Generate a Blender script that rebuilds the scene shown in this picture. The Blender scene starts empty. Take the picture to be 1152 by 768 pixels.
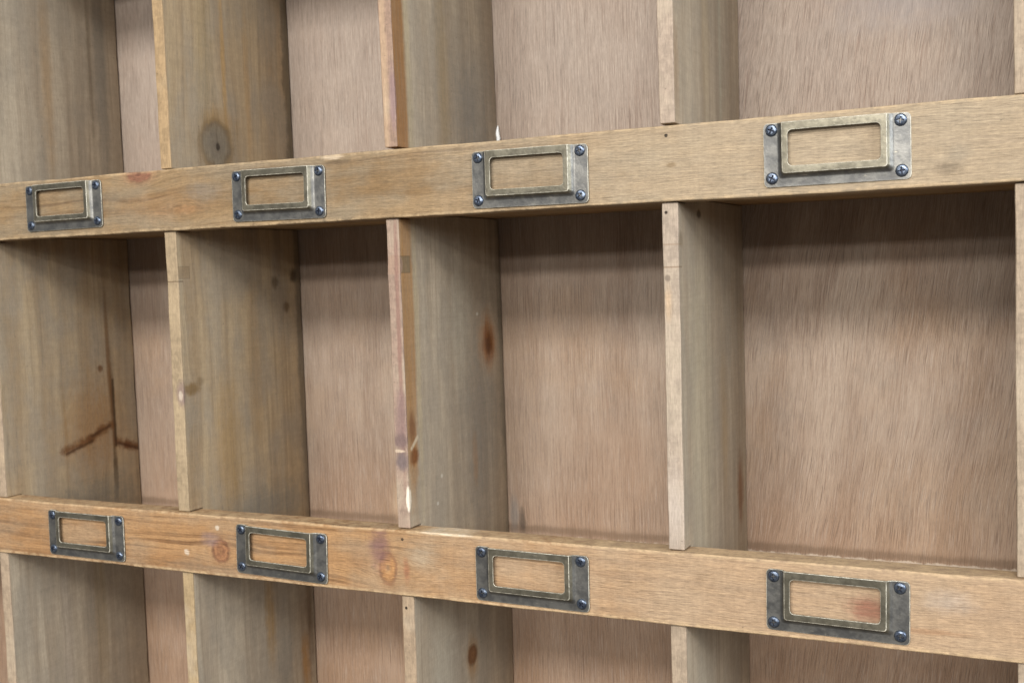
import bpy, bmesh, math, random
from mathutils import Matrix, Vector, noise as mnoise

# ------------------------------------------------------------------ scene
S = bpy.context.scene
S.render.engine = 'CYCLES'
S.view_settings.view_transform = 'Standard'
S.view_settings.look = 'None'
S.view_settings.exposure = 0.0
S.view_settings.gamma = 1.0
S.cycles.use_denoising = True
S.cycles.denoiser = 'OPENIMAGEDENOISE'
S.cycles.denoising_input_passes = 'RGB_ALBEDO_NORMAL'
S.cycles.denoising_prefilter = 'ACCURATE'
S.cycles.max_bounces = 6
C = S.collection
MM = 0.001

# ------------------------------------------------------------------ object helpers
def thing(name, label, cat, loc=(0, 0, 0)):
    o = bpy.data.objects.new(name, None)
    C.objects.link(o)
    o.location = loc
    o.empty_display_size = 0.05
    o['label'] = label
    o['category'] = cat
    return o

def part(name, bm, mats, parent, label=None, smooth=False):
    me = bpy.data.meshes.new(name)
    bmesh.ops.recalc_face_normals(bm, faces=bm.faces)
    bm.to_mesh(me)
    bm.free()
    for m in (mats if isinstance(mats, (list, tuple)) else [mats]):
        me.materials.append(m)
    if smooth:
        for p in me.polygons:
            p.use_smooth = True
    o = bpy.data.objects.new(name, me)
    C.objects.link(o)
    o.parent = parent
    if label:
        o['label'] = label
    return o

def bevel(o, w, seg=2, ang=40):
    m = o.modifiers.new('bevel', 'BEVEL')
    m.width = w * MM
    m.segments = seg
    m.limit_method = 'ANGLE'
    m.angle_limit = math.radians(ang)
    for p in o.data.polygons:
        p.use_smooth = True
    w2 = o.modifiers.new('weighted', 'WEIGHTED_NORMAL')
    w2.keep_sharp = True
    return m

cabinet = thing('pigeonhole_cabinet',
                'weathered wooden pigeonhole cabinet with metal card holders screwed along its rails',
                'cabinet')

# ------------------------------------------------------------------ node helper
class NT:
    def __init__(self, name):
        self.mat = bpy.data.materials.new(name)
        self.mat.use_nodes = True
        self.t = self.mat.node_tree
        self.t.nodes.clear()
        self.out = self.t.nodes.new('ShaderNodeOutputMaterial')
        self.bsdf = self.t.nodes.new('ShaderNodeBsdfPrincipled')
        self.t.links.new(self.bsdf.outputs[0], self.out.inputs[0])

    def _set(self, sock, v):
        if isinstance(v, bpy.types.NodeSocket):
            self.t.links.new(v, sock)
        elif v is not None:
            if sock.type == 'RGBA' and len(v) == 3:
                v = (*v, 1)
            sock.default_value = v

    def m(self, op, a, b=None, c=None, clamp=False):
        n = self.t.nodes.new('ShaderNodeMath')
        n.operation = op
        n.use_clamp = clamp
        for i, v in enumerate((a, b, c)):
            if v is not None:
                self._set(n.inputs[i], v)
        return n.outputs[0]

    def add(self, a, b): return self.m('ADD', a, b)
    def sub(self, a, b): return self.m('SUBTRACT', a, b)
    def mul(self, a, b): return self.m('MULTIPLY', a, b)

    def v(self, op, a, b=None):
        n = self.t.nodes.new('ShaderNodeVectorMath')
        n.operation = op
        self._set(n.inputs[0], a)
        if b is not None:
            if op == 'SCALE':
                self._set(n.inputs['Scale'], b)
            else:
                self._set(n.inputs[1], b)
        return n.outputs['Value'] if op in ('LENGTH', 'DOT_PRODUCT') else n.outputs[0]

    def xyz(self, a, b, c):
        n = self.t.nodes.new('ShaderNodeCombineXYZ')
        for i, s in enumerate((a, b, c)):
            self._set(n.inputs[i], s)
        return n.outputs[0]

    def sep(self, a):
        n = self.t.nodes.new('ShaderNodeSeparateXYZ')
        self._set(n.inputs[0], a)
        return n.outputs

    def noise(self, vec, scale=1.0, detail=2.0, rough=0.5, dist=0.0):
        n = self.t.nodes.new('ShaderNodeTexNoise')
        self._set(n.inputs['Vector'], vec)
        n.inputs['Scale'].default_value = scale
        n.inputs['Detail'].default_value = detail
        n.inputs['Roughness'].default_value = rough
        n.inputs['Distortion'].default_value = dist
        return n.outputs['Fac']

    def ss(self, x, lo, hi, a=0.0, b=1.0):
        n = self.t.nodes.new('ShaderNodeMapRange')
        n.interpolation_type = 'SMOOTHSTEP'
        self._set(n.inputs[0], x)
        n.inputs[1].default_value = lo
        n.inputs[2].default_value = hi
        n.inputs[3].default_value = a
        n.inputs[4].default_value = b
        return n.outputs[0]

    def lin(self, x, lo, hi, a=0.0, b=1.0):
        n = self.t.nodes.new('ShaderNodeMapRange')
        self._set(n.inputs[0], x)
        n.inputs[1].default_value = lo
        n.inputs[2].default_value = hi
        n.inputs[3].default_value = a
        n.inputs[4].default_value = b
        return n.outputs[0]

    def mix(self, f, a, b, mode='MIX'):
        n = self.t.nodes.new('ShaderNodeMix')
        n.data_type = 'RGBA'
        n.blend_type = mode
        n.clamp_factor = True
        self._set(n.inputs[0], f)
        self._set(n.inputs[6], a)
        self._set(n.inputs[7], b)
        return n.outputs[2]

    def gray(self, f):
        n = self.t.nodes.new('ShaderNodeCombineColor')
        for i in range(3):
            self._set(n.inputs[i], f)
        return n.outputs[0]

    def mm(self):
        n = self.t.nodes.new('ShaderNodeTexCoord')
        n.object = cabinet
        return self.v('SCALE', n.outputs['Object'], 1000.0)

    def bump(self, h, dist, strength=1.0):
        n = self.t.nodes.new('ShaderNodeBump')
        n.inputs['Strength'].default_value = strength
        n.inputs['Distance'].default_value = dist * MM
        self._set(n.inputs['Height'], h)
        self.t.links.new(n.outputs[0], self.bsdf.inputs['Normal'])


def srgb(r, g, b):
    f = lambda c: (c / 255) / 12.92 if c / 255 <= 0.04045 else ((c / 255 + 0.055) / 1.055) ** 2.4
    return (f(r), f(g), f(b))

# a mark on the wood: place and radii in cabinet millimetres (None = any)
def marks(n, P, col, feats, seed, grain=None):
    """spots, stains, knots and joints that this particular board has"""
    for i, ft in enumerate(feats):
        c, r, kind = ft['c'], ft['r'], ft.get('kind', 'blob')
        if kind == 'seg':                      # a crack or branch knot from c to e, in the y-z plane of a divider
            e = ft['e']
            ba = (0.0, e[0] - c[0], e[1] - c[1])
            L2 = ba[1] ** 2 + ba[2] ** 2
            pa = n.v('MULTIPLY', n.v('SUBTRACT', P, (0.0, c[0], c[1])), (0, 1, 1))
            h = n.m('MULTIPLY', n.v('DOT_PRODUCT', pa, ba), 1 / L2, clamp=True)
            dd = n.v('LENGTH', n.v('SUBTRACT', pa, n.v('SCALE', (ba[0], ba[1], ba[2]), h)))
            wb = n.sub(n.noise(n.v('ADD', P, (0, i * 9.0, seed)), ft.get('nf', 0.13), 5.0, 0.72), 0.5)
            d = n.add(n.mul(dd, 1.0 / r), n.mul(wb, ft.get('wob', 2.4)))
            so = ft.get('soft', 0.5)
            col = n.mix(n.mul(n.ss(d, 1.0 + so * 0.4, 1.0 - so), ft.get('op', 0.95)), col, ft['col'])
            continue
        gr = 1.0 if kind in ('rect', 'knot') else 1.3
        through = n.lin(grain, 0.3, 0.7, 0.62, 1.2) if grain is not None else 1.0
        inv = tuple(0.0 if q is None else 1.0 / (q * gr) for q in r)
        cc = tuple(0.0 if q is None else q for q in c)
        D = n.v('MULTIPLY', n.v('SUBTRACT', P, cc), inv)
        if kind == 'rect':
            a = n.v('ABSOLUTE', D)
            q = n.sep(a)
            d = n.m('MAXIMUM', n.m('MAXIMUM', q[0], q[1]), q[2])
            f = n.ss(d, 1.0, 0.93)
            f = n.mul(f, ft.get('op', 1.0))
            col = n.mix(f, col, n.mix(0.75, col, ft['col']))
            e = n.mul(n.ss(n.m('ABSOLUTE', n.sub(d, 1.0)), 0.09, 0.03), ft.get('line', 0.5))
            col = n.mix(e, col, (0.06, 0.045, 0.03))
            continue
        wob = n.sub(n.noise(n.v('ADD', P, (seed * 7.1 + i * 13.7, i * 5.0, seed)), ft.get('nf', 0.11), 5.0, 0.72), 0.5)
        d = n.add(n.v('LENGTH', D), n.mul(wob, ft.get('wob', 0.9)))
        if grain is not None:
            d = n.add(d, n.mul(n.sub(0.5, grain), 0.55))
        soft = ft.get('soft', 0.6)
        if kind == 'knot':
            # pale halo, dark rim, ringed heart
            halo = n.mul(n.mul(n.ss(d, 1.9, 0.9), through), 0.42 * ft.get('op', 1.0))
            col = n.mix(halo, col, ft.get('halo', srgb(150, 112, 68)))
            rim = n.ss(n.m('ABSOLUTE', n.sub(d, 0.92)), 0.3, 0.05)
            d3 = n.add(d, n.mul(n.sub(n.noise(P, 0.35, 3.0, 0.6), 0.5), 0.7))
            rings = n.m('SINE', n.mul(d3, ft.get('rings', 16.0)))
            heart = n.mix(n.lin(rings, -1, 1), ft['col'], ft.get('col2', tuple(q * 1.6 for q in ft['col'])))
            col = n.mix(n.mul(n.ss(d, 1.0, 0.8), ft.get('op', 1.0)), col, heart)
            col = n.mix(n.mul(rim, 0.6 * ft.get('op', 1.0)), col, ft.get('rim', tuple(q * 0.7 for q in ft['col'])))
            col = n.mix(n.mul(n.ss(d3, 0.42, 0.05), 0.6 * ft.get('op', 1.0)), col, ft.get('eye', tuple(q * 0.6 for q in ft['col'])))
        else:
            f = n.m('MULTIPLY', n.mul(n.ss(d, 1.0, 1.0 - soft), ft.get('op', 1.0)), through, clamp=True)
            col = n.mix(f, col, ft['col'])
    return col

# ------------------------------------------------------------------ wood: pine boards
def pine(name, axis, seed, tones, wash, wash_amt, feats=(), knots=(), front=None, worn=None, contrast=1.0, gradx=None, worncol=None):
    """axis: grain direction 'X' (rails, shelves) or 'Z' (dividers).
       tones: three colours (pale, mid, dark). front: colour of the sawn front edge (dividers)."""
    n = NT(name)
    P = n.mm()
    x, y, z = n.sep(P)
    if axis == 'X':
        al, ac, th = x, z, y
    else:
        al, ac, th = z, y, x
    # the grain runs around every knot
    for (ka, kc, kr) in knots:
        da, dc = n.sub(al, ka), n.sub(ac, kc)
        d2 = n.add(n.m('POWER', n.m('ABSOLUTE', n.mul(da, 1 / (kr * 2.2))), 2.0),
                   n.m('POWER', n.m('ABSOLUTE', n.mul(dc, 1 / kr)), 2.0))
        g = n.m('EXPONENT', n.mul(d2, -0.8))
        ac = n.add(n.mul(n.sub(ac, kc), n.sub(1.0, n.mul(g, 0.85))), kc)
    off = seed * 37.7
    slow = n.sub(n.noise(n.xyz(n.mul(al, 0.008), n.mul(ac, 0.03), off), 1.0, 2.0), 0.5)
    s = n.add(ac, n.mul(slow, 9.0))
    th2 = n.add(n.mul(th, 0.6), off)
    band = n.noise(n.xyz(n.mul(s, 0.075), n.mul(th2, 0.075), n.add(n.mul(al, 0.0026), off)), 1.0, 3.0, 0.6)
    ring = n.noise(n.xyz(n.mul(s, 0.30), n.mul(th2, 0.2), n.add(n.mul(al, 0.005), off)), 1.0, 3.0, 0.55, 0.3)
    fine = n.noise(n.xyz(n.mul(s, 1.3), n.mul(th2, 1.2), n.add(n.mul(al, 0.03), off)), 1.0, 4.0, 0.65)
    fib = n.noise(n.xyz(n.mul(ac, 3.0), n.mul(th2, 3.0), n.add(n.mul(al, 0.16), off)), 1.0, 2.0, 0.6)
    blotch = n.noise(n.v('ADD', P, (off, -off, off * 2)), 0.022, 4.0, 0.6)
    grime = n.noise(n.v('ADD', P, (-off, off, 11.0)), 0.16, 4.0, 0.65)
    col = n.mix(n.ss(band, 0.36, 0.66), tones[0], tones[1])
    col = n.mix(n.mul(n.ss(ring, 0.50, 0.72), 0.65 * contrast), col, tones[2])
    # grey wash lies in soft patches, drawn out along the grain
    wn = n.noise(n.xyz(n.mul(ac, 0.055), n.mul(th, 0.02), n.add(n.mul(al, 0.016), off * 1.7)), 1.0, 4.0, 0.6)
    col = n.mix(n.mul(n.ss(n.add(n.mul(wn, 0.6), n.mul(blotch, 0.4)), 0.40, 0.62), wash_amt), col, wash)
    if gradx:                     # blends to a paler tone towards the right end of the board
        x0, x1, gc, ga = gradx
        col = n.mix(n.mul(n.ss(n.add(x, n.mul(n.sub(blotch, 0.5), 260)), x0, x1), ga), col, gc)
    col = marks(n, P, col, feats, seed, n.add(n.mul(fine, 0.6), n.mul(ring, 0.4)))
    if front:
        front = (front[0] * 0.60, front[1] * 0.595, front[2] * 0.645)
        # sawn front edge: paler, with flecks
        fc = n.mix(n.ss(grime, 0.40, 0.62), front, tuple(q * 0.74 for q in front))
        fc = n.mix(n.mul(n.ss(blotch, 0.45, 0.65), 0.45), fc, tones[0])
        efeat = [f for f in feats if f.get('edge')]
        fc = marks(n, P, fc, efeat, seed + 3)
        col = n.mix(n.ss(y, 4.3, 3.5), col, fc)
    if worn:
        for (w0, w1, axisn, lvl) in worn:
            q = {'x': x, 'y': y, 'z': z}[axisn]
            q = n.add(q, n.mul(n.sub(n.noise(P, 0.12, 3.0), 0.5), 1.5))
            col = n.mix(n.mul(n.ss(q, w0, w1), n.mul(lvl, n.ss(grime, 0.3, 0.6))), col, worncol or srgb(188, 162, 126))
    # fibre
    shade = n.add(n.lin(fine, 0.25, 0.75, 1.0 - 0.20 * contrast, 1.0 + 0.18 * contrast),
                  n.lin(fib, 0.3, 0.7, -0.14 * contrast, 0.14 * contrast))
    tick = n.noise(n.xyz(n.mul(ac, 2.0), n.mul(th2, 2.0), n.add(n.mul(al, 0.35), off + 4)), 1.0, 2.0, 0.6)
    shade = n.add(shade, n.lin(tick, 0.3, 0.7, -0.10 * contrast, 0.10 * contrast))
    shade = n.mul(shade, n.lin(grime, 0.3, 0.7, 0.93, 1.07))
    col = n.mix(1.0, col, n.gray(shade), 'MULTIPLY')
    streak = n.noise(n.xyz(n.mul(s, 2.1), n.mul(th2, 2.0), n.add(n.mul(al, 0.045), off + 9)), 1.0, 2.0, 0.5)
    col = n.mix(n.mul(n.ss(streak, 0.63, 0.76), 0.5 * contrast), col, tuple(q * 0.42 for q in tones[2]))
    speck = n.noise(n.v('ADD', P, (off * 3, 0, 0)), 0.55, 1.0)
    col = n.mix(n.mul(n.ss(speck, 0.74, 0.80), 0.45), col, (0.05, 0.04, 0.03))
    saw = n.noise(n.xyz(n.mul(n.add(al, n.mul(slow, 4.0)), 0.75), n.mul(ac, 0.02), off), 1.0, 2.0, 0.6)
    col = n.mix(1.0, col, n.gray(n.lin(saw, 0.3, 0.7, 0.965, 1.035)), 'MULTIPLY')
    n._set(n.bsdf.inputs['Base Color'], col)
    n._set(n.bsdf.inputs['Roughness'], n.lin(fine, 0.3, 0.7, 0.62, 0.80))
    n.bsdf.inputs['Specular IOR Level'].default_value = 0.30
    n.bump(n.add(n.add(n.mul(fine, 0.7), n.mul(fib, 0.5)), n.mul(saw, 0.22)), 0.42, 0.6)
    return n.mat

# ------------------------------------------------------------------ wood: open-pored plywood back
def plywood(name):
    n = NT(name)
    P = n.mm()
    x, y, z = n.sep(P)
    # the veneer leans and waves more to the right
    wav = n.sub(n.noise(n.xyz(n.mul(x, 0.010), 3.0, n.mul(z, 0.007)), 1.0, 2.0, 0.5), 0.5)
    right = n.ss(x, 120.0, 240.0)
    lean = n.add(n.mul(n.mul(z, right), -0.13), n.mul(n.mul(wav, right), 7.0))
    fig = n.sub(n.noise(n.xyz(n.mul(x, 0.06), 0.0, n.mul(z, 0.03)), 1.0, 2.0), 0.5)
    s = n.add(n.add(x, lean), n.add(n.mul(wav, 6.0), n.mul(fig, n.add(0.8, n.mul(right, 0.9)))))
    base = n.mix(n.ss(n.noise(n.xyz(n.mul(s, 0.03), 1.0, n.mul(z, 0.006)), 1.0, 3.0), 0.36, 0.64),
                 srgb(162, 144, 127), srgb(144, 124, 107))
    blot = n.noise(P, 0.011, 4.0, 0.6)
    base = n.mix(n.mul(n.ss(blot, 0.42, 0.66), 0.38), base, srgb(157, 129, 102))
    base = n.mix(n.mul(n.ss(n.noise(n.v('ADD', P, (300, 0, 71)), 0.02, 4.0, 0.6), 0.5, 0.68), 0.25), base, srgb(127, 116, 105))
    # warmer light painted into the lower cells; the top ones paler and greyer
    zz = n.add(z, n.mul(n.sub(blot, 0.5), 160.0))
    base = n.mix(n.mul(n.ss(zz, 120.0, 260.0), 0.55), base, srgb(164, 152, 142))
    base = n.mix(n.mul(n.ss(zz, 10.0, -110.0), 0.42), base, srgb(155, 121, 93))
    # limed flecks
    lime = n.noise(n.xyz(n.mul(s, 1.4), 7.0, n.mul(z, 0.04)), 1.0, 4.0, 0.6)
    base = n.mix(n.mul(n.ss(lime, 0.50, 0.70), 0.50), base, srgb(179, 164, 151))
    # open pores
    p1 = n.noise(n.xyz(n.mul(s, 2.1), 2.0, n.mul(z, n.add(0.024, n.mul(right, 0.018)))), 1.0, 3.0, 0.55)
    p2 = n.noise(n.xyz(n.mul(s, 0.85), 5.0, n.mul(z, n.add(0.014, n.mul(right, 0.014)))), 1.0, 3.0, 0.6)
    dens = n.noise(n.xyz(n.mul(x, 0.016), 9.0, n.mul(z, 0.016)), 1.0, 3.0)
    pore = n.mul(n.ss(p1, 0.53, 0.65), n.ss(dens, 0.25, 0.65, 0.5, 1.0))
    base = n.mix(n.mul(pore, n.add(0.48, n.mul(right, 0.06))), base, srgb(90, 71, 60))
    base = n.mix(n.mul(n.ss(p2, 0.50, 0.70), n.add(0.30, n.mul(right, 0.06))), base, srgb(112, 84, 68))
    deep = n.noise(n.xyz(n.mul(s, 1.3), 31.0, n.mul(z, 0.018)), 1.0, 2.0, 0.5)
    base = n.mix(n.mul(n.ss(deep, 0.66, 0.78), 0.5), base, srgb(70, 50, 40))
    f1 = n.noise(n.xyz(n.mul(s, 2.8), 41.0, n.mul(z, 0.14)), 1.0, 2.0, 0.6)
    f2 = n.noise(n.xyz(n.mul(s, 2.1), 53.0, n.mul(z, 0.06)), 1.0, 3.0, 0.65)
    top = n.ss(z, 150.0, 230.0)
    amp = n.add(n.add(0.12, n.mul(right, 0.0)), n.mul(top, 0.05))
    shade = n.add(1.0, n.add(n.mul(n.lin(f1, 0.3, 0.7, -1, 1), amp), n.mul(n.lin(f2, 0.3, 0.7, -1, 1), n.mul(amp, 1.1))))
    base = n.mix(1.0, base, n.gray(shade), 'MULTIPLY')
    g = n.noise(n.v('MULTIPLY', P, (3.0, 1.0, 0.5)), 0.8, 3.0, 0.6)
    base = n.mix(1.0, base, n.gray(n.lin(g, 0.3, 0.7, 0.92, 1.08)), 'MULTIPLY')
    base = marks(n, P, base, PLY_MARKS, 5)
    n._set(n.bsdf.inputs['Base Color'], base)
    n.bsdf.inputs['Roughness'].default_value = 0.72
    n.bsdf.inputs['Specular IOR Level'].default_value = 0.28
    n.bump(n.sub(n.mul(lime, 0.4), n.mul(pore, 1.0)), 0.3, 0.4)
    return n.mat

PLY_MARKS = [
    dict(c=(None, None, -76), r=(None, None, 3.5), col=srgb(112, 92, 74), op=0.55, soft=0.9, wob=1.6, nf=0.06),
    dict(c=(330, None, -80.5), r=(190, None, 1.5), col=srgb(200, 186, 168), op=0.7, soft=0.6, wob=3.2, nf=0.22),
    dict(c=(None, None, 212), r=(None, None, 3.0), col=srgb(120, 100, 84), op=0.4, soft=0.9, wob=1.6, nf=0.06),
    dict(c=(-20, None, 60), r=(60, None, 90), col=srgb(150, 132, 112), op=0.35, soft=0.95),
    dict(c=(100, None, -10), r=(50, None, 50), col=srgb(166, 134, 108), op=0.22, soft=0.95),
    dict(c=(300, None, 20), r=(70, None, 50), col=srgb(168, 150, 134), op=0.12, soft=0.95),
    dict(c=(14, None, -66), r=(5, None, 17), col=srgb(112, 112, 110), op=0.55, soft=0.8),
    dict(c=(21, None, -70), r=(3, None, 12), col=srgb(74, 66, 58), op=0.7, soft=0.7),
    dict(c=(320, None, 300), r=(60, None, 26), col=srgb(140, 136, 138), op=0.4, soft=0.9),
    dict(c=(-92, None, -60), r=(9, None, 20), col=srgb(196, 170, 140), op=0.4, soft=0.8),
]

# ------------------------------------------------------------------ metal
def brass():
    n = NT('antique_brass')
    P = n.mm()
    x, y, z = n.sep(P)
    a = n.noise(P, 0.11, 4.0, 0.65)
    b = n.noise(n.v('ADD', P, (91, 0, 17)), 0.5, 4.0, 0.7)
    c = n.noise(n.v('MULTIPLY', n.v('ADD', P, (17, 5, 3)), (0.25, 1.0, 1.6)), 0.8, 3.0, 0.6, 0.6)
    low = n.mix(n.ss(a, 0.38, 0.62), (0.132, 0.130, 0.124), (0.21, 0.203, 0.185))
    high = n.mix(n.ss(a, 0.36, 0.64), (0.135, 0.122, 0.09), (0.215, 0.195, 0.145))
    col = n.mix(n.ss(n.add(y, n.mul(n.sub(b, 0.5), 1.2)), -2.3, -3.3), low, high)
    col = n.mix(n.mul(n.ss(b, 0.56, 0.72), 0.45), col, (0.11, 0.105, 0.10))
    col = n.mix(n.mul(n.ss(c, 0.66, 0.74), 0.55), col, (0.52, 0.47, 0.36))
    n._set(n.bsdf.inputs['Base Color'], col)
    n.bsdf.inputs['Metallic'].default_value = 0.82
    n._set(n.bsdf.inputs['Roughness'], n.lin(b, 0.25, 0.75, 0.33, 0.52))
    n.bump(n.add(a, n.mul(b, 0.3)), 0.5, 0.35)
    return n.mat

def worn_brass():
    n = NT('rubbed_brass_edge')
    P = n.mm()
    b = n.noise(P, 0.3, 3.0, 0.7)
    n._set(n.bsdf.inputs['Base Color'], n.mix(n.ss(b, 0.36, 0.6), (0.26, 0.24, 0.19), (0.58, 0.54, 0.44)))
    n.bsdf.inputs['Metallic'].default_value = 0.12
    n.bsdf.inputs['Roughness'].default_value = 0.42
    return n.mat

def blued():
    n = NT('blued_steel_screw')
    P = n.mm()
    b = n.noise(P, 0.6, 3.0, 0.6)
    n._set(n.bsdf.inputs['Base Color'], n.mix(n.ss(b, 0.35, 0.65), (0.07, 0.088, 0.125), (0.16, 0.19, 0.24)))
    n.bsdf.inputs['Metallic'].default_value = 0.85
    n.bsdf.inputs['Roughness'].default_value = 0.34
    n.bump(b, 0.15, 0.3)
    return n.mat

def slot_dark():
    n = NT('screw_recess_dark')
    n.bsdf.inputs['Base Color'].default_value = (0.02, 0.025, 0.045, 1)  # near-black blue for the walls and floor of the cross recess
    n.bsdf.inputs['Roughness'].default_value = 0.6
    n.bsdf.inputs['Metallic'].default_value = 0.3
    return n.mat

# ------------------------------------------------------------------ geometry helpers
def sheet_solid(us, vs, keep, w0, w1, place):
    """a board: a u-v grid of cells, w thick; place(u, v, w) -> cabinet mm"""
    bm = bmesh.new()
    V = {}
    def g(i, j, k):
        if (i, j, k) not in V:
            V[(i, j, k)] = bm.verts.new(Vector(place(us[i], vs[j], (w0, w1)[k])) * MM)
        return V[(i, j, k)]
    K = lambda i, j: 0 <= i < len(us) - 1 and 0 <= j < len(vs) - 1 and keep(i, j)
    for i in range(len(us) - 1):
        for j in range(len(vs) - 1):
            if not K(i, j):
                continue
            for k in (0, 1):
                bm.faces.new([g(i, j, k), g(i + 1, j, k), g(i + 1, j + 1, k), g(i, j + 1, k)])
            for (di, dj, e) in ((-1, 0, ((i, j), (i, j + 1))), (1, 0, ((i + 1, j), (i + 1, j + 1))),
                                (0, -1, ((i, j), (i + 1, j))), (0, 1, ((i, j + 1), (i + 1, j + 1)))):
                if not K(i + di, j + dj):
                    (a, b), (c, d) = e
                    bm.faces.new([g(a, b, 0), g(c, d, 0), g(c, d, 1), g(a, b, 1)])
    return bm

def wob(t, seed, amp, f=0.03):
    return amp * (mnoise.noise(Vector((t * f, seed * 3.7, 0.5))) + 0.5 * mnoise.noise(Vector((t * f * 3.1, seed * 5.3, 9.5))))

def frange(a, b, step):
    k = max(1, round((b - a) / step))
    return [a + (b - a) * i / k for i in range(k + 1)]

# ------------------------------------------------------------------ the cabinet, in millimetres
PITCH, DEPTH, RAILH, RAILT, SHELF, LIFT = 192.5, 155.0, 45.0, 18.0, 6.5, 3.5
ROWZ = [-345.0, -90.0, 165.0, 420.0]          # underside of each rail
XL, XR = -590.0, 590.0

TAN, TAN2, TAN3 = srgb(196, 166, 124), srgb(178, 142, 98), srgb(150, 108, 66)
RAIL_FEATS = {
    165.0: [
        dict(kind='knot', c=(-212, None, 209), r=(13, None, 7), col=srgb(112, 72, 56), halo=srgb(150, 104, 74), op=0.75, rings=9, wob=1.0),
        dict(c=(-190, None, 184), r=(55, None, 13), col=srgb(158, 118, 78), op=0.3, soft=0.95),
        dict(c=(-172, None, 180), r=(24, None, 4), col=srgb(130, 92, 58), op=0.42, soft=0.9, wob=1.4),
        dict(c=(-150, None, 192), r=(22, None, 9), col=srgb(116, 112, 104), op=0.5, soft=0.9),
        dict(c=(-60, None, 190), r=(30, None, 16), col=srgb(140, 130, 112), op=0.4, soft=0.9),
        dict(c=(-39, None, 208.5), r=(9, None, 2.2), col=srgb(206, 186, 160), op=0.6, soft=0.6, wob=0.9, nf=0.25),
        dict(c=(-36, None, 205), r=(9, None, 2), col=srgb(92, 74, 54), op=0.5, soft=0.6),
        dict(c=(353, None, 174), r=(8, None, 3.5), col=srgb(112, 98, 80), op=0.7, soft=0.7, wob=1.1),
        dict(c=(358, None, 182), r=(7, None, 5), col=srgb(136, 124, 106), op=0.6, soft=0.7),
        dict(c=(197, None, 204), r=(1.0, None, 1.0), col=srgb(40, 32, 24), soft=0.4, wob=0.2),
        dict(c=(199.5, None, 186.5), r=(3.2, None, 1.8), col=srgb(124, 104, 78), op=0.8, soft=0.7),
    ],
    -90.0: [
        dict(kind='knot', c=(-152, None, -71), r=(8, None, 8), col=srgb(126, 86, 60), col2=srgb(158, 114, 78), halo=srgb(140, 100, 66), rim=srgb(96, 58, 42), op=0.95, rings=10, wob=0.8),
        dict(c=(-161, None, -63), r=(9, None, 6), col=srgb(132, 112, 108), op=0.55, soft=0.8),
        dict(kind='knot', c=(-7.6, None, -72), r=(7, None, 11), col=srgb(158, 114, 72), col2=srgb(176, 134, 88), halo=srgb(160, 116, 72), rim=srgb(106, 66, 46), eye=srgb(104, 86, 72), op=0.85, rings=9, wob=0.55),
        dict(c=(-14, None, -58), r=(9, None, 17), col=srgb(112, 82, 80), op=0.8, soft=0.8, wob=0.9),
        dict(c=(7, None, -72), r=(3, None, 10), col=srgb(140, 84, 62), op=0.6, soft=0.8),
        dict(c=(-30, None, -66), r=(12, None, 12), col=srgb(140, 110, 84), op=0.4, soft=0.9),
        dict(c=(18, None, -62), r=(14, None, 9), col=srgb(160, 146, 124), op=0.6, soft=0.9),
        dict(c=(352, None, -60), r=(16, None, 7), col=srgb(166, 154, 142), op=0.5, soft=0.95),
        dict(c=(340, None, -78), r=(26, None, 2.2), col=srgb(132, 88, 54), op=0.45, soft=0.9, wob=1.3),
        dict(c=(309, None, -69), r=(13, None, 9), col=srgb(128, 76, 60), op=0.7, soft=0.85),
        dict(c=(4.7, None, -51), r=(1.1, None, 1.0), col=srgb(40, 32, 24), soft=0.4, wob=0.2),
        dict(c=(-184, None, -74.5), r=(2.2, None, 2.2), col=srgb(210, 198, 180), op=0.6, soft=0.5, nf=0.4, wob=1.2),
        dict(c=(-154, None, -54), r=(1.8, None, 1.8), col=srgb(210, 198, 180), op=0.6, soft=0.5, nf=0.4, wob=1.2),
        dict(c=(38, None, -45.3), r=(20, None, 0.9), col=srgb(226, 212, 188), op=0.75, soft=0.5, wob=0.5, nf=0.3),
    ],
}
RAIL_KNOTS = {165.0: [(-212, 209, 11), (-172, 180, 9)], -90.0: [(-152, -71, 9), (-7.6, -72, 11)]}

def shift(c, d):
    return tuple(q * d for q in c)

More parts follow.
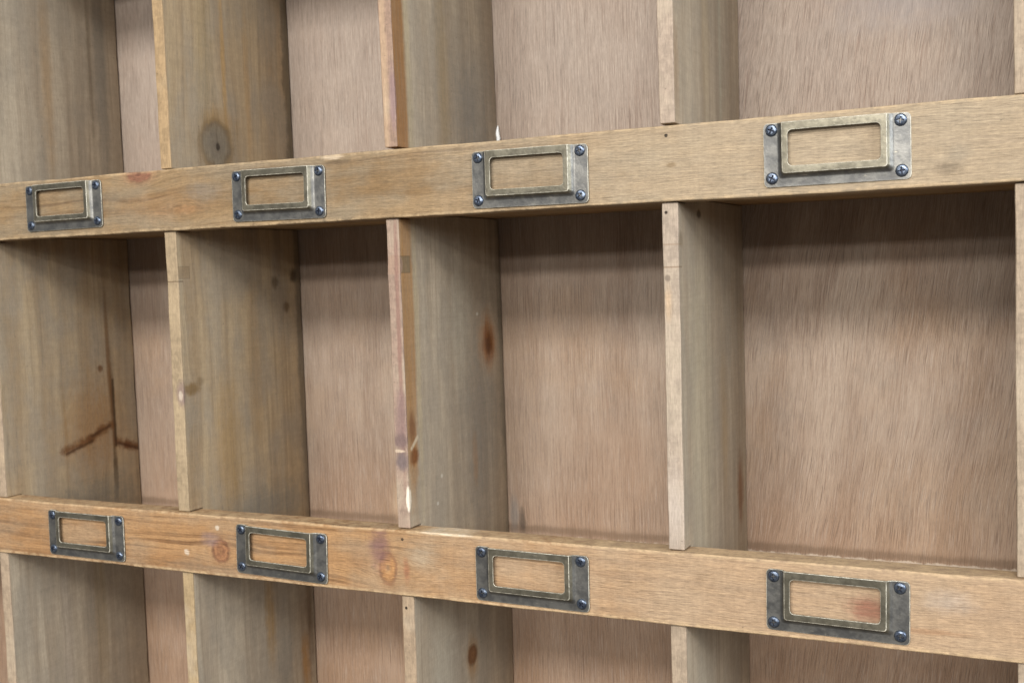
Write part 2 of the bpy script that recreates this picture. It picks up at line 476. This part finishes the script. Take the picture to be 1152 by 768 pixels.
for i, z0 in enumerate(ROWZ):
    z1 = z0 + RAILH
    if z0 == -90.0:
        tones = (srgb(160, 123, 84), srgb(138, 102, 67), srgb(107, 75, 47))
        mat = pine('rail_pine_amber', 'X', 2.3, tones, srgb(146, 126, 102), 0.55, RAIL_FEATS[z0], RAIL_KNOTS[z0],
                   gradx=(-60, 230, srgb(166, 143, 117), 0.7), contrast=1.35,
                   worn=[(z0 + 3.4, z0 + 0.8, 'z', 0.75), (z1 - 2.4, z1 - 0.6, 'z', 0.6)])
        lab = 'lower amber pine rail with two reddish knots'
    elif z0 == 165.0:
        mat = pine('rail_pine_washed', 'X', 5.9, (srgb(140, 116, 85), srgb(123, 98, 67), srgb(98, 75, 51)),
                   srgb(126, 115, 97), 0.60, RAIL_FEATS[z0], RAIL_KNOTS[z0],
                   gradx=(-40, 260, srgb(165, 148, 124), 0.7), contrast=1.3,
                   worn=[(z0 + 3.0, z0 + 0.8, 'z', 0.55), (z1 - 2.4, z1 - 0.6, 'z', 0.4)])
        lab = 'upper rail of grey washed pine'
    else:
        mat = pine('rail_pine_plain', 'X', 8.8 + i, (TAN, TAN2, TAN3), srgb(160, 148, 122), 0.5)
        lab = None
    xs = frange(XL, XR, 12.0)
    zs = [z0, z0 + 4, z0 + 15, z0 + 30, z1 - 4, z1]
    def place(u, v, w, z0=z0, z1=z1, sd=i + 1.0):
        dz = wob(u, sd, 0.6, 0.02) if v == z0 else (wob(u, sd + 7, 0.5, 0.025) if v == z1 else 0.0)
        dy = wob(u, sd + 3, 0.18, 0.015) + (wob(u, sd + 5, 0.15, 0.05) if v in (z0, z1) else 0.0)
        return (u, w + dy, v + dz)
    o = part('rail', sheet_solid(xs, zs, lambda a, b: True, 0.0, RAILT, place), mat, cabinet, lab)
    bevel(o, 1.1, 3)
    smat = pine('shelf_pine', 'X', 11.0 + i, (srgb(170, 142, 104), srgb(150, 120, 84), srgb(126, 94, 62)), srgb(142, 130, 110), 0.6)
    sh = part('shelf', sheet_solid([XL, XR], [z0 + LIFT, z0 + LIFT + SHELF], lambda a, b: True, RAILT + 0.4, DEPTH - 0.3,
                                   lambda u, v, w: (u, w, v)), smat, cabinet)
    bevel(sh, 0.4, 1)

# dividers ---------------------------------------------------------------------------------
EDGE = srgb(206, 182, 148)
OLIVE = (srgb(177, 156, 125), srgb(157, 135, 106), srgb(127, 104, 77))
GREY = (srgb(179, 164, 142), srgb(159, 143, 122), srgb(132, 115, 95))
OCHRE = srgb(172, 132, 78)
BROWN = srgb(104, 60, 26)

def F(c, r, col, **k):
    return dict(c=c, r=r, col=col, **k)

DIV = {}   # (column, row): top x, bottom x of the left face, settings
DIV[(-2, 2)] = dict(x=(-386.5, -385.5), t=9.8, tones=GREY, lab='divider with a dark vertical streak',
    feats=[F((None, 119.5, 320), (None, 3, 85), srgb(100, 80, 54), op=0.5, soft=0.8),
           F((None, 132, 300), (None, 9, 130), srgb(120, 118, 112), op=0.5, soft=0.9),
           F((None, 70, 300), (None, 8, 100), OCHRE, op=0.35, soft=0.9)])
DIV[(-1, 2)] = dict(x=(-194.6, -193.4), t=9.6, tones=OLIVE, edge=srgb(206, 174, 126), lab='divider with a large grey knot at its foot',
    feats=[F((None, 68, 300), (None, 3, 80), srgb(176, 138, 82), op=0.6, soft=0.8),
           F((None, 45, 300), (None, 12, 90), srgb(150, 130, 92), op=0.4, soft=0.9),
           F((None, 96, 280), (None, 4, 70), OCHRE, op=0.4, soft=0.8),
           F((None, 60, 248), (None, 20, 14), srgb(158, 122, 76), op=0.4, soft=0.7),
           dict(kind='knot', c=(None, 55, 232), r=(None, 19, 19), col=srgb(112, 104, 92), col2=srgb(122, 112, 96), halo=srgb(140, 117, 84), rim=srgb(112, 90, 60), eye=srgb(100, 90, 80), rings=12, op=0.85, wob=0.5),
           F((None, 57, 231), (None, 2.2, 3.2), srgb(46, 36, 28), soft=0.5, op=0.9),
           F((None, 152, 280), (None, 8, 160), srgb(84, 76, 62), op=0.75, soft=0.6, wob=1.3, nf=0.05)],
    knots=[(232, 55, 20)])
DIV[(0, 2)] = dict(gap=1.9, x=(-1.4, 0.6), t=9.8, tones=GREY, edge=srgb(192, 160, 132), lab='grey divider with a brown front stripe',
    feats=[F((None, 9, 260), (None, 9.5, 120), srgb(140, 96, 48), op=0.85, soft=0.35, wob=0.25),
           F((None, 22, 260), (None, 5, 140), srgb(176, 160, 128), op=0.5, soft=0.8),
           F((None, 118, 240), (None, 34, 60), srgb(122, 124, 122), op=0.55, soft=0.9),
           F((None, 70, 260), (None, 10, 90), srgb(150, 126, 84), op=0.45, soft=0.9),
           F((8.5, 3, 245), (2.6, 3, 22), srgb(132, 108, 108), op=0.7, soft=0.6, edge=True),
           F((2.5, 3, 260), (3, 3, 90), srgb(206, 176, 138), op=0.3, soft=0.7, edge=True)])
DIV[(1, 2)] = dict(gap=1.4, x=(192.8, 191.9), t=9.8, tones=GREY, edge=srgb(210, 188, 160),
    feats=[F((None, 104, 280), (None, 4, 120), srgb(176, 172, 152), op=0.45, soft=0.8),
           F((None, 8, 245), (None, 6, 40), srgb(142, 110, 80), op=0.5, soft=0.9),
           F((None, 70, 280), (None, 10, 90), srgb(158, 138, 104), op=0.4, soft=0.9)])
DIV[(-2, 1)] = dict(x=(-386.0, -385.0), t=9.8, tones=OLIVE, lab='divider with a branching rust brown knot crack',
    feats=[F((None, 100, 0), (None, 40, 48), srgb(160, 116, 62), op=0.6, soft=0.9),
           F((None, 112, 52), (None, 3.4, 3.6), srgb(104, 66, 34), op=0.9, soft=0.7),
           F((None, 124.5, 15), (None, 3.2, 60), srgb(84, 56, 30), op=0.85, soft=0.9, wob=0.6),
           F((None, 122, 60), (None, 3, 80), srgb(112, 76, 38), op=0.7, soft=0.8, wob=0.4),
           dict(kind='seg', c=(123, -1), e=(108, -3.5), r=5.0, col=srgb(112, 74, 40), soft=1.0, op=0.8),
           dict(kind='seg', c=(110, -3.5), e=(96, -10), r=4.2, col=srgb(108, 70, 36), soft=1.0, op=0.85),
           dict(kind='seg', c=(97, -10), e=(66, -16.5), r=5.2, col=srgb(108, 68, 34), soft=1.0, op=0.85),
           dict(kind='seg', c=(120, -1), e=(98, -7.5), r=1.8, col=srgb(74, 46, 24), soft=0.9, op=0.75),
           dict(kind='seg', c=(98, -12), e=(68, -19), r=1.8, col=srgb(72, 44, 22), soft=0.9, op=0.75),
           F((None, 81, -11.5), (None, 5, 1.5), srgb(150, 116, 78), op=0.7, soft=0.8),
           dict(kind='seg', c=(126, -16), e=(142, -21), r=4.6, col=srgb(104, 64, 32), soft=1.0, op=0.85),
           dict(kind='seg', c=(140, -22), e=(157, -25), r=5.4, col=srgb(104, 62, 30), soft=1.0, op=0.85),
           dict(kind='seg', c=(128, -18), e=(157, -28), r=1.8, col=srgb(70, 40, 20), soft=0.9, op=0.75),
           dict(kind='seg', c=(126, 40), e=(126, -20), r=1.7, col=srgb(58, 38, 22), soft=1.0, op=0.85, wob=1.4),
           F((None, 124, -46), (None, 3.2, 24), srgb(70, 56, 40), op=0.7, soft=0.7),
           F((None, 100, -66), (None, 60, 26), srgb(112, 110, 102), op=0.65, soft=0.9)],
    knots=[(-12, 100, 14)])
DIV[(-1, 1)] = dict(x=(-192.9, -192.9), t=10.4, tones=OLIVE, edge=srgb(200, 176, 136), lab='olive divider with a small knot on its front edge',
    feats=[F((None, 12, 47), (None, 10, 5), srgb(120, 94, 58), op=0.8, soft=0.7),
           F((None, 22, 52), (None, 5, 4), srgb(118, 96, 66), op=0.6, soft=0.7),
           F((-184, 3, 44), (5, 3, 10), srgb(128, 108, 100), op=0.8, soft=0.7, edge=True),
           F((-185, 3, 43), (2, 3, 4), srgb(186, 170, 152), op=0.8, soft=0.6, edge=True),
           dict(kind='rect', c=(None, 9, 134), r=(None, 7, 4.5), col=srgb(132, 110, 82), op=0.7, line=0.35),
           dict(kind='rect', c=(-188, 3, 127.5), r=(9, 6, 0.5), col=srgb(84, 64, 44), op=0.8, line=0.0, edge=True),
           F((None, 144, 129.5), (None, 5, 6), srgb(70, 54, 38), op=0.8, soft=0.7),
           F((None, 119, 124), (None, 5, 6), srgb(84, 66, 46), op=0.7, soft=0.7),
           F((None, 133, 104), (None, 5, 5), srgb(96, 72, 44), op=0.7, soft=0.7),
           F((None, 54, 0), (None, 18, 60), srgb(166, 134, 84), op=0.5, soft=0.9),
           F((None, 88, 50), (None, 12, 70), srgb(160, 128, 82), op=0.4, soft=0.9),
           F((None, 95, -58), (None, 60, 20), srgb(120, 118, 110), op=0.65, soft=0.9),
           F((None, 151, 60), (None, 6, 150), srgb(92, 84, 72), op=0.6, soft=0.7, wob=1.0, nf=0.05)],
    knots=[(46, 8, 8)])
DIV[(0, 1)] = dict(x=(-0.4, -0.2), t=9.6, tones=GREY, edge=srgb(196, 168, 142), lab='grey divider with an orange knot and a chipped front edge',
    feats=[F((None, 9, 90), (None, 10, 110), srgb(158, 116, 68), op=0.8, soft=0.4, wob=0.3),
           F((None, 22, 80), (None, 4, 130), srgb(178, 160, 126), op=0.55, soft=0.8),
           F((None, 128, 73), (None, 16, 24), srgb(168, 112, 54), op=0.7, soft=0.9),
           F((None, 129, 73), (None, 11, 16), srgb(126, 74, 28), op=0.9, soft=0.8, wob=0.5),
           F((None, 129, 72), (None, 5, 9), srgb(84, 46, 18), op=0.9, soft=0.8),
           F((None, 101, -12), (None, 5, 22), srgb(172, 128, 78), op=0.65, soft=0.8),
           F((None, 85, 90), (None, 22, 60), srgb(166, 160, 144), op=0.5, soft=0.9),
           F((None, 112, 0), (None, 34, 80), srgb(124, 124, 120), op=0.5, soft=0.9),
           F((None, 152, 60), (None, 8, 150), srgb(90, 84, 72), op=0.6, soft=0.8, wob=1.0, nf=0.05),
           F((None, 11, 24), (None, 6, 11), srgb(116, 78, 52), op=0.8, soft=0.7),
           dict(kind='seg', c=(9, 9.5), e=(17, 16), r=1.7, col=srgb(196, 180, 154), soft=0.6, op=0.75, wob=1.2),
           F((None, 12, 3.5), (None, 6, 6), srgb(112, 70, 38), op=0.9, soft=0.6),
           F((None, 13, -8), (None, 6, 4), srgb(150, 124, 96), op=0.7, soft=0.7),
           dict(kind='rect', c=(None, 9, 134), r=(None, 7, 5.6), col=srgb(108, 98, 78), op=0.85, line=0.4),
           F((None, 49, -16), (None, 1.8, 1.6), srgb(206, 198, 182), op=0.65, soft=0.6, wob=0.5),
           F((None, 42, -34.5), (None, 1.8, 1.4), srgb(206, 198, 182), op=0.65, soft=0.6, wob=0.5),
           F((None, 112, 96), (None, 1.8, 1.4), srgb(210, 204, 190), op=0.7, soft=0.6, wob=0.5),
           # front edge
           F((5, 3, 134), (9, 3, 5.5), srgb(150, 124, 106), op=0.85, soft=0.2, wob=0.2, edge=True),
           F((6.5, 3, 90), (1.8, 3, 110), srgb(132, 100, 88), op=0.75, soft=0.7, wob=0.9, edge=True),
           F((5.5, 3, 30), (4.5, 3, 22), srgb(130, 106, 100), op=0.8, soft=0.7, edge=True),
           F((5, 3, 16), (6, 3, 5.5), srgb(112, 92, 88), op=0.85, soft=0.6, edge=True),
           F((5, 3, 1), (5, 3, 7), srgb(108, 94, 92), op=0.9, soft=0.6, edge=True),
           F((3, 3, 8.5), (5, 3, 1.0), srgb(210, 190, 164), op=0.6, soft=0.5, edge=True),
           F((9, 3, -24), (1.8, 3, 7.5), srgb(228, 216, 196), op=0.9, soft=0.4, edge=True)],
    knots=[(73, 129, 14), (3, 12, 9)])
DIV[(1, 1)] = dict(x=(192.4, 191.6), t=9.9, tones=GREY, edge=srgb(212, 192, 164), lab='pale divider with fine saw lines across its front edge',
    feats=[F((None, 137, -32), (None, 9, 28), srgb(120, 78, 44), op=0.75, soft=0.8, wob=0.8),
           F((None, 97, 24), (None, 10, 60), srgb(164, 138, 100), op=0.45, soft=0.9),
           F((None, 44, 30), (None, 30, 130), srgb(168, 156, 130), op=0.5, soft=0.9),
           F((None, 8, 143), (None, 4, 5), srgb(108, 92, 70), op=0.6, soft=0.7),
           F((None, 46, 159), (None, 5, 3), srgb(60, 44, 30), op=0.8, soft=0.6),
           dict(kind='rect', c=(196, 3, 126.5), r=(9, 6, 0.5), col=srgb(116, 94, 70), op=0.8, line=0.0, edge=True),
           dict(kind='rect', c=(196, 3, 140), r=(9, 6, 0.45), col=srgb(136, 112, 88), op=0.6, line=0.0, edge=True),
           F((195, 3, 159), (1, 3, 1), srgb(50, 40, 30), soft=0.5, wob=0.2, edge=True),
           F((195, 3, 120), (2, 3, 2), srgb(120, 106, 92), op=0.8, soft=0.6, edge=True),
           F((195, 3, 106), (3, 3, 12), srgb(206, 168, 124), op=0.35, soft=0.9, edge=True),
           F((196, 3, -20), (8, 3, 30), srgb(182, 168, 156), op=0.6, soft=0.9, edge=True)])
DIV[(-2, 0)] = dict(x=(-387.5, -386.5), t=9.8, tones=GREY, lab='streaky grey divider',
    feats=[F((None, 60, -200), (None, 6, 150), srgb(170, 156, 140), op=0.4, soft=0.8),
           F((None, 100, -170), (None, 8, 90), srgb(140, 118, 84), op=0.5, soft=0.8)])
DIV[(-1, 0)] = dict(x=(-191.9, -192.6), t=9.8, tones=GREY, edge=srgb(208, 180, 132), lab='grey divider with ochre streaks',
    feats=[F((None, 93, -150), (None, 7, 45), srgb(160, 124, 70), op=0.65, soft=0.8),
           F((None, 139, -205), (None, 7, 32), srgb(168, 122, 62), op=0.75, soft=0.8),
           F((None, 146, -150), (None, 6, 60), srgb(104, 76, 48), op=0.6, soft=0.8),
           F((None, 110, -190), (None, 12, 60), srgb(130, 130, 124), op=0.5, soft=0.9)])
DIV[(0, 0)] = dict(x=(0.6, -1.1), t=9.6, tones=GREY, edge=srgb(204, 178, 142), lab='grey divider with one small brown knot',
    feats=[F((None, 85, -160), (None, 9, 22), srgb(160, 122, 74), op=0.6, soft=0.9),
           dict(kind='knot', c=(None, 85, -157), r=(None, 7, 8), col=srgb(104, 68, 40), halo=srgb(150, 112, 70), rings=8, op=0.9, wob=0.4),
           F((4, 3, -99), (1, 3, 1), srgb(40, 32, 24), soft=0.5, wob=0.2, edge=True),
           F((None, 40, -160), (None, 24, 60), srgb(172, 164, 146), op=0.5, soft=0.9)],
    knots=[(-157, 85, 8)])
DIV[(1, 0)] = dict(x=(191.4, 191.3), t=9.8, tones=GREY, edge=srgb(204, 182, 150),
    feats=[F((None, 40, -170), (None, 26, 80), srgb(176, 168, 150), op=0.5, soft=0.9)])
for r in range(3):
    DIV[(2, r)] = dict(x=(385.4, 385.2), t=9.8, tones=GREY, edge=srgb(204, 182, 150), feats=[])

for (k, r), d in DIV.items():
    zr = ROWZ[r]
    gr = random.Random(k * 7 + r * 31 + 5)
    ztop = ROWZ[r + 1] - gr.uniform(0.25, 0.9)
    zover = ROWZ[r + 1] + LIFT - 0.3
    zshelf, zrail = zr + LIFT + SHELF + 0.3, zr + RAILH + d.get('gap', gr.uniform(0.3, 1.0))
    seed = 20 + k * 3.1 + r * 7.7
    rec = 3.0
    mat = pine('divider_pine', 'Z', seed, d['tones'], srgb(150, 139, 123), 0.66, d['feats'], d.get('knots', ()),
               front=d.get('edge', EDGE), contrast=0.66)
    ys = [rec, rec + 3.0, RAILT + 0.6, 60.0, 110.0, DEPTH - 1.3]
    zs = [zshelf] + frange(zrail, ztop, 9.0) + [zover]
    last = len(zs) - 2
    xt, xb = d['x']
    t = d['t']
    def place(u, v, w, xt=xt, xb=xb, za=zrail, zb=ztop, sd=seed, t=t):
        f = (v - za) / (zb - za)
        x = xb + (xt - xb) * f + w
        y = u
        if u < 4:
            y += wob(v, sd, 0.4, 0.04)
            x += wob(v, sd + (2 if w > 0 else 4), 0.55, 0.03)
        elif u > 150:
            y += wob(v, sd + 9, 0.9, 0.05)
        return (x, y, v)
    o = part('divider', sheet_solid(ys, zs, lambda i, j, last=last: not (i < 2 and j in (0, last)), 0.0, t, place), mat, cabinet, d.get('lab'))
    bevel(o, 0.7, 2)

# back panel and end boards ---------------------------------------------------------------
bp = part('back_panel', sheet_solid([XL, XR], [ROWZ[0], ROWZ[-1] + RAILH], lambda a, b: True, DEPTH, DEPTH + 5,
                                    lambda u, v, w: (u, w, v)), plywood('lauan_plywood'), cabinet)
sidem = pine('side_pine', 'Z', 77.0, OLIVE, srgb(134, 130, 118), 0.5, front=EDGE)
for x0 in (XL - 16.3, XR + 0.3):
    o = part('side_panel', sheet_solid([0.0, DEPTH + 5], [ROWZ[0], ROWZ[-1] + RAILH], lambda a, b: True, 0.0, 16.0,
                                       lambda u, v, w, x0=x0: (x0 + w, u, v)), sidem, cabinet)
    bevel(o, 1.0, 2)

# small white sliver standing in a rear corner of an upper cell
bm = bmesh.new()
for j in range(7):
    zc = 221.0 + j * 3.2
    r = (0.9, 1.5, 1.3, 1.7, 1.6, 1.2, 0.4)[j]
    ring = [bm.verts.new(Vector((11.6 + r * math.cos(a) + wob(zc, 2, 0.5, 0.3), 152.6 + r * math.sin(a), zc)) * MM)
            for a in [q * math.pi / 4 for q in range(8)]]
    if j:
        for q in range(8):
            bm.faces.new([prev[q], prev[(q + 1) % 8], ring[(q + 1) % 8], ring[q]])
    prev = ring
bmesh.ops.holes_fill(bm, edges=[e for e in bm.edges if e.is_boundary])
gm = NT('sliver_white')
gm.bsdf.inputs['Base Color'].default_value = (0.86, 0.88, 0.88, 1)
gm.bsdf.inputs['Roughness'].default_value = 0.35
part('white_sliver', bm, gm.mat, cabinet, 'white sliver in the rear corner of an upper cell', True)

# ------------------------------------------------------------------ card holders
def rrect(x0, x1, z0, z1, r, seg=5):
    """corner order: right-top, left-top, left-bottom, right-bottom; r one radius or four"""
    rr = r if isinstance(r, tuple) else (r,) * 4
    pts = []
    for (cx, cz, a0, q) in ((x1, z1, 0, rr[0]), (x0, z1, 90, rr[1]), (x0, z0, 180, rr[2]), (x1, z0, 270, rr[3])):
        sx = -1 if cx == x1 else 1
        sz = -1 if cz == z1 else 1
        for i in range(seg + 1):
            a = math.radians(a0 + 90 * i / seg)
            pts.append((cx + sx * q + q * math.cos(a), cz + sz * q + q * math.sin(a)))
    return pts

SCREWS = [(0.0, 0.0), (70.0, 0.0), (0.0, -27.0), (70.0, -27.0)]

def holder_mesh():
    """pressed sheet: a flange with a raised, windowed front that is open along its top edge"""
    bm = bmesh.new()
    seg = 3
    yF, yR = -1.25, -4.3

    def squared(pts, x0, x1, z1):               # square top corners instead of round ones
        for i in range(seg + 1):
            pts[i] = (x1 - 1.6 * i, z1)
            pts[seg + 1 + i] = (x0 + 1.6 * (seg - i), z1)
        return pts
    rings = [
        [(p[0], yR, p[1]) for p in rrect(9.6, 59.8, -20.6, -0.6, 2.4, seg)],                              # window
        [(p[0], yR, p[1]) for p in squared(rrect(6.4, 62.9, -24.4, 4.0, 1.5, seg), 6.4, 62.9, 4.0)],      # raised face
        [(p[0], yF - 0.5, p[1]) for p in squared(rrect(4.6, 65.4, -26.2, 4.0, 2.0, seg), 4.6, 65.4, 4.0)],  # slope
        [(p[0], yF, p[1]) for p in squared(rrect(3.2, 66.9, -27.5, 4.0, 2.6, seg), 3.2, 66.9, 4.0)],      # foot of the slope
        [(p[0], yF, p[1]) for p in rrect(-4.6, 75.2, -31.9, 4.0, 2.7, seg)],                              # outline
    ]
    V = [[bm.verts.new(Vector(p) * MM) for p in r] for r in rings]
    N = len(V[0])
    tl, tr = 2 * seg + 1, 0
    for i in range(N):
        j = (i + 1) % N
        bm.faces.new([V[0][i], V[0][j], V[1][j], V[1][i]])
        if i >= tl:
            bm.faces.new([V[1][i], V[1][j], V[2][j], V[2][i]])
            bm.faces.new([V[2][i], V[2][j], V[3][j], V[3][i]])
            bm.faces.new([V[3][i], V[3][j], V[4][j], V[4][i]])
        elif i < seg:
            bm.faces.new([V[3][tr], V[4][i], V[4][j]])
        elif i > seg:
            bm.faces.new([V[3][tl], V[4][i], V[4][j]])
    bmesh.ops.delete(bm, geom=[v for v in bm.verts if not v.link_faces], context='VERTS')
    return bm

def screw_mesh():
    bm = bmesh.new()
    M = 24
    R, RM, hc, hm = 3.45, 2.75, 0.35, 1.0
    rim0 = [bm.verts.new(Vector((R * math.cos(2 * math.pi * i / M), 0.25, R * math.sin(2 * math.pi * i / M))) * MM) for i in range(M)]
    rim1 = [bm.verts.new(Vector((R * math.cos(2 * math.pi * i / M), -hc, R * math.sin(2 * math.pi * i / M))) * MM) for i in range(M)]
    mid = [bm.verts.new(Vector((RM * math.cos(2 * math.pi * i / M), -hm, RM * math.sin(2 * math.pi * i / M))) * MM) for i in range(M)]
    for a, b in ((rim0, rim1), (rim1, mid)):
        for i in range(M):
            f = bm.faces.new([a[i], a[(i + 1) % M], b[(i + 1) % M], b[i]])
            f.smooth = True
    w, l = 0.42, 1.95
    cr = [(w, l), (-w, l), (-w, w), (-l, w), (-l, -w), (-w, -w), (-w, -l), (w, -l), (w, -w), (l, -w), (l, w), (w, w)]
    top = [bm.verts.new(Vector((a, -hm - 0.25, b)) * MM) for a, b in cr]
    bot = [bm.verts.new(Vector((a * 0.8, -hm + 0.9, b * 0.8)) * MM) for a, b in cr]
    edges = [bm.edges.new((top[i], top[(i + 1) % 12])) for i in range(12)]
    edges += [e for e in bm.edges if e.verts[0] in mid and e.verts[1] in mid]
    bmesh.ops.triangle_fill(bm, edges=edges, use_beauty=True)
    for i in range(12):
        f = bm.faces.new([top[i], top[(i + 1) % 12], bot[(i + 1) % 12], bot[i]])
        f.material_index = 1
    f = bm.faces.new(bot)
    f.material_index = 1
    # the triangles over the cross mouth, if any, are removed
    for f in list(bm.faces):
        c = f.calc_center_median() / MM
        if len(f.verts) == 3 and c.y < -hm and all(v in top for v in f.verts) and ((abs(c.x) < w and abs(c.z) < l) or (abs(c.z) < w and abs(c.x) < l)):
            bm.faces.remove(f)
    return bm

BR, WB, SC, SD = brass(), worn_brass(), blued(), slot_dark()
HOLD = [  # x and z of the top left screw, z of the top right screw
    (-324.6, 202.2, 202.6, 'upper card holder at the far left'), (-120.2, 200.3, 199.6, 'upper card holder above the olive divider'),
    (72.5, 199.6, 199.2, 'upper card holder right of the middle divider'), (259.4, 201.6, 201.7, 'upper card holder at the right, its bevel brightly polished'),
    (-319.8, -54.6, -55.0, 'lower card holder at the far left'), (-131.2, -53.6, -55.3, 'lower card holder right of the round red knot'),
    (65.4, -54.9, -55.5, 'lower card holder right of the purple stained knot'), (256.3, -53.8, -54.7, 'lower card holder at the right, over a reddish patch'),
]
random.seed(4)
proto = None
pscrews = []
for (hx, hz, hz2, lab) in HOLD:
    rot = -math.atan2(hz2 - hz, 70.0)
    if proto is None:
        bm = holder_mesh()
        proto = part('label_holder', bm, [BR, WB], cabinet, lab)
        so = proto.modifiers.new('sheet', 'SOLIDIFY')
        so.thickness = 1.2 * MM
        so.offset = -1.0
        bv = proto.modifiers.new('edge', 'BEVEL')
        bv.width = 0.5 * MM
        bv.segments = 2
        bv.limit_method = 'ANGLE'
        bv.angle_limit = math.radians(42)
        bv.material = 1
        for p in proto.data.polygons:
            p.use_smooth = True
        wn = proto.modifiers.new('weighted', 'WEIGHTED_NORMAL')
        h = proto
        for (sx, sz) in SCREWS:
            if not pscrews:
                s = part('screw', screw_mesh(), [SC, SD], h)
            else:
                s = pscrews[0].copy()
                C.objects.link(s)
                s.parent = h
            s.location = (sx * MM, -1.2 * MM, sz * MM)
            s.rotation_euler = (0, random.uniform(0, 1.5), 0)
            pscrews.append(s)
    else:
        h = proto.copy()
        C.objects.link(h)
        h.parent = cabinet
        h['label'] = lab
        for s0 in pscrews:
            s = s0.copy()
            C.objects.link(s)
            s.parent = h
            s.rotation_euler = (random.uniform(-.05, .05), random.uniform(0, 1.5), random.uniform(-.05, .05))
            s.location = s0.location + Vector((random.uniform(-.25, .25), random.uniform(-.1, .15), random.uniform(-.25, .25))) * MM
    h.location = (hx * MM, 0, hz * MM)
    h.rotation_euler = (random.uniform(-.004, .004), rot, random.uniform(-.005, .005))

# ------------------------------------------------------------------ light: rows of ceiling strip lamps, one bright window
def area(name, loc, target, sx, sy, power, col):
    L = bpy.data.lights.new(name, 'AREA')
    L.shape = 'RECTANGLE'
    L.size, L.size_y = sx, sy
    L.energy = power
    L.color = col
    o = bpy.data.objects.new(name, L)
    C.objects.link(o)
    o.location = loc
    d = Vector(target) - Vector(loc)
    o.rotation_euler = d.to_track_quat('-Z', 'Y').to_euler()
    return o

T = (0.0, 0.0, 0.1)
WHITE = (1.0, 0.975, 0.94)
area('ceiling_lamp_near', (0.3, -3.6, 2.15), T, 3.0, 0.62, 172, WHITE)
area('ceiling_lamp_middle', (1.0, -7.6, 2.15), T, 5.5, 0.32, 245, WHITE)
area('ceiling_lamp_far', (1.5, -11.2, 2.15), T, 7.5, 0.32, 225, WHITE)
area('window_light', (3.2, -1.45, 1.05), (0, 0, 0.15), 1.8, 1.5, 98, (0.90, 0.95, 1.0))

W = bpy.data.worlds.new('World')
S.world = W
W.use_nodes = True
t = W.node_tree
bg = t.nodes['Background']
tc = t.nodes.new('ShaderNodeTexCoord')
sp = t.nodes.new('ShaderNodeSeparateXYZ')
t.links.new(tc.outputs['Generated'], sp.inputs[0])
rmp = t.nodes.new('ShaderNodeValToRGB')
mr = t.nodes.new('ShaderNodeMapRange')
mr.inputs[1].default_value = -1
mr.inputs[2].default_value = 1
t.links.new(sp.outputs['Z'], mr.inputs[0])
t.links.new(mr.outputs[0], rmp.inputs[0])
e = rmp.color_ramp.elements
e[0].position, e[0].color = 0.25, (0.46, 0.39, 0.32, 1)
e[1].position, e[1].color = 0.80, (0.92, 0.96, 1.0, 1)
m_ = e.new(0.5)
m_.color = (0.66, 0.68, 0.71, 1)
t.links.new(rmp.outputs[0], bg.inputs[0])
bg.inputs[1].default_value = 0.34

# ------------------------------------------------------------------ camera
cam = bpy.data.cameras.new('camera')
cam.sensor_width = 36.0
cam.lens = 36.0 * 1293.92 / 1152.0
cam.clip_start = 0.02
cam.clip_end = 100.0
cam.dof.use_dof = True
cam.dof.focus_distance = 0.72
cam.dof.aperture_fstop = 16.0
co = bpy.data.objects.new('camera', cam)
C.objects.link(co)
yaw, pitch, roll = 0.4507, -0.0606, 0.0323
R = Matrix.Rotation(yaw, 3, 'Z') @ Matrix.Rotation(pitch, 3, 'X') @ Matrix.Rotation(roll, 3, 'Y')
right, fwd, up = R.col[0], R.col[1], R.col[2]
M = Matrix((right, up, -fwd)).transposed().to_4x4()
M.translation = Vector((0.40991, -0.65726, 0.12693))
co.matrix_world = M
S.camera = co
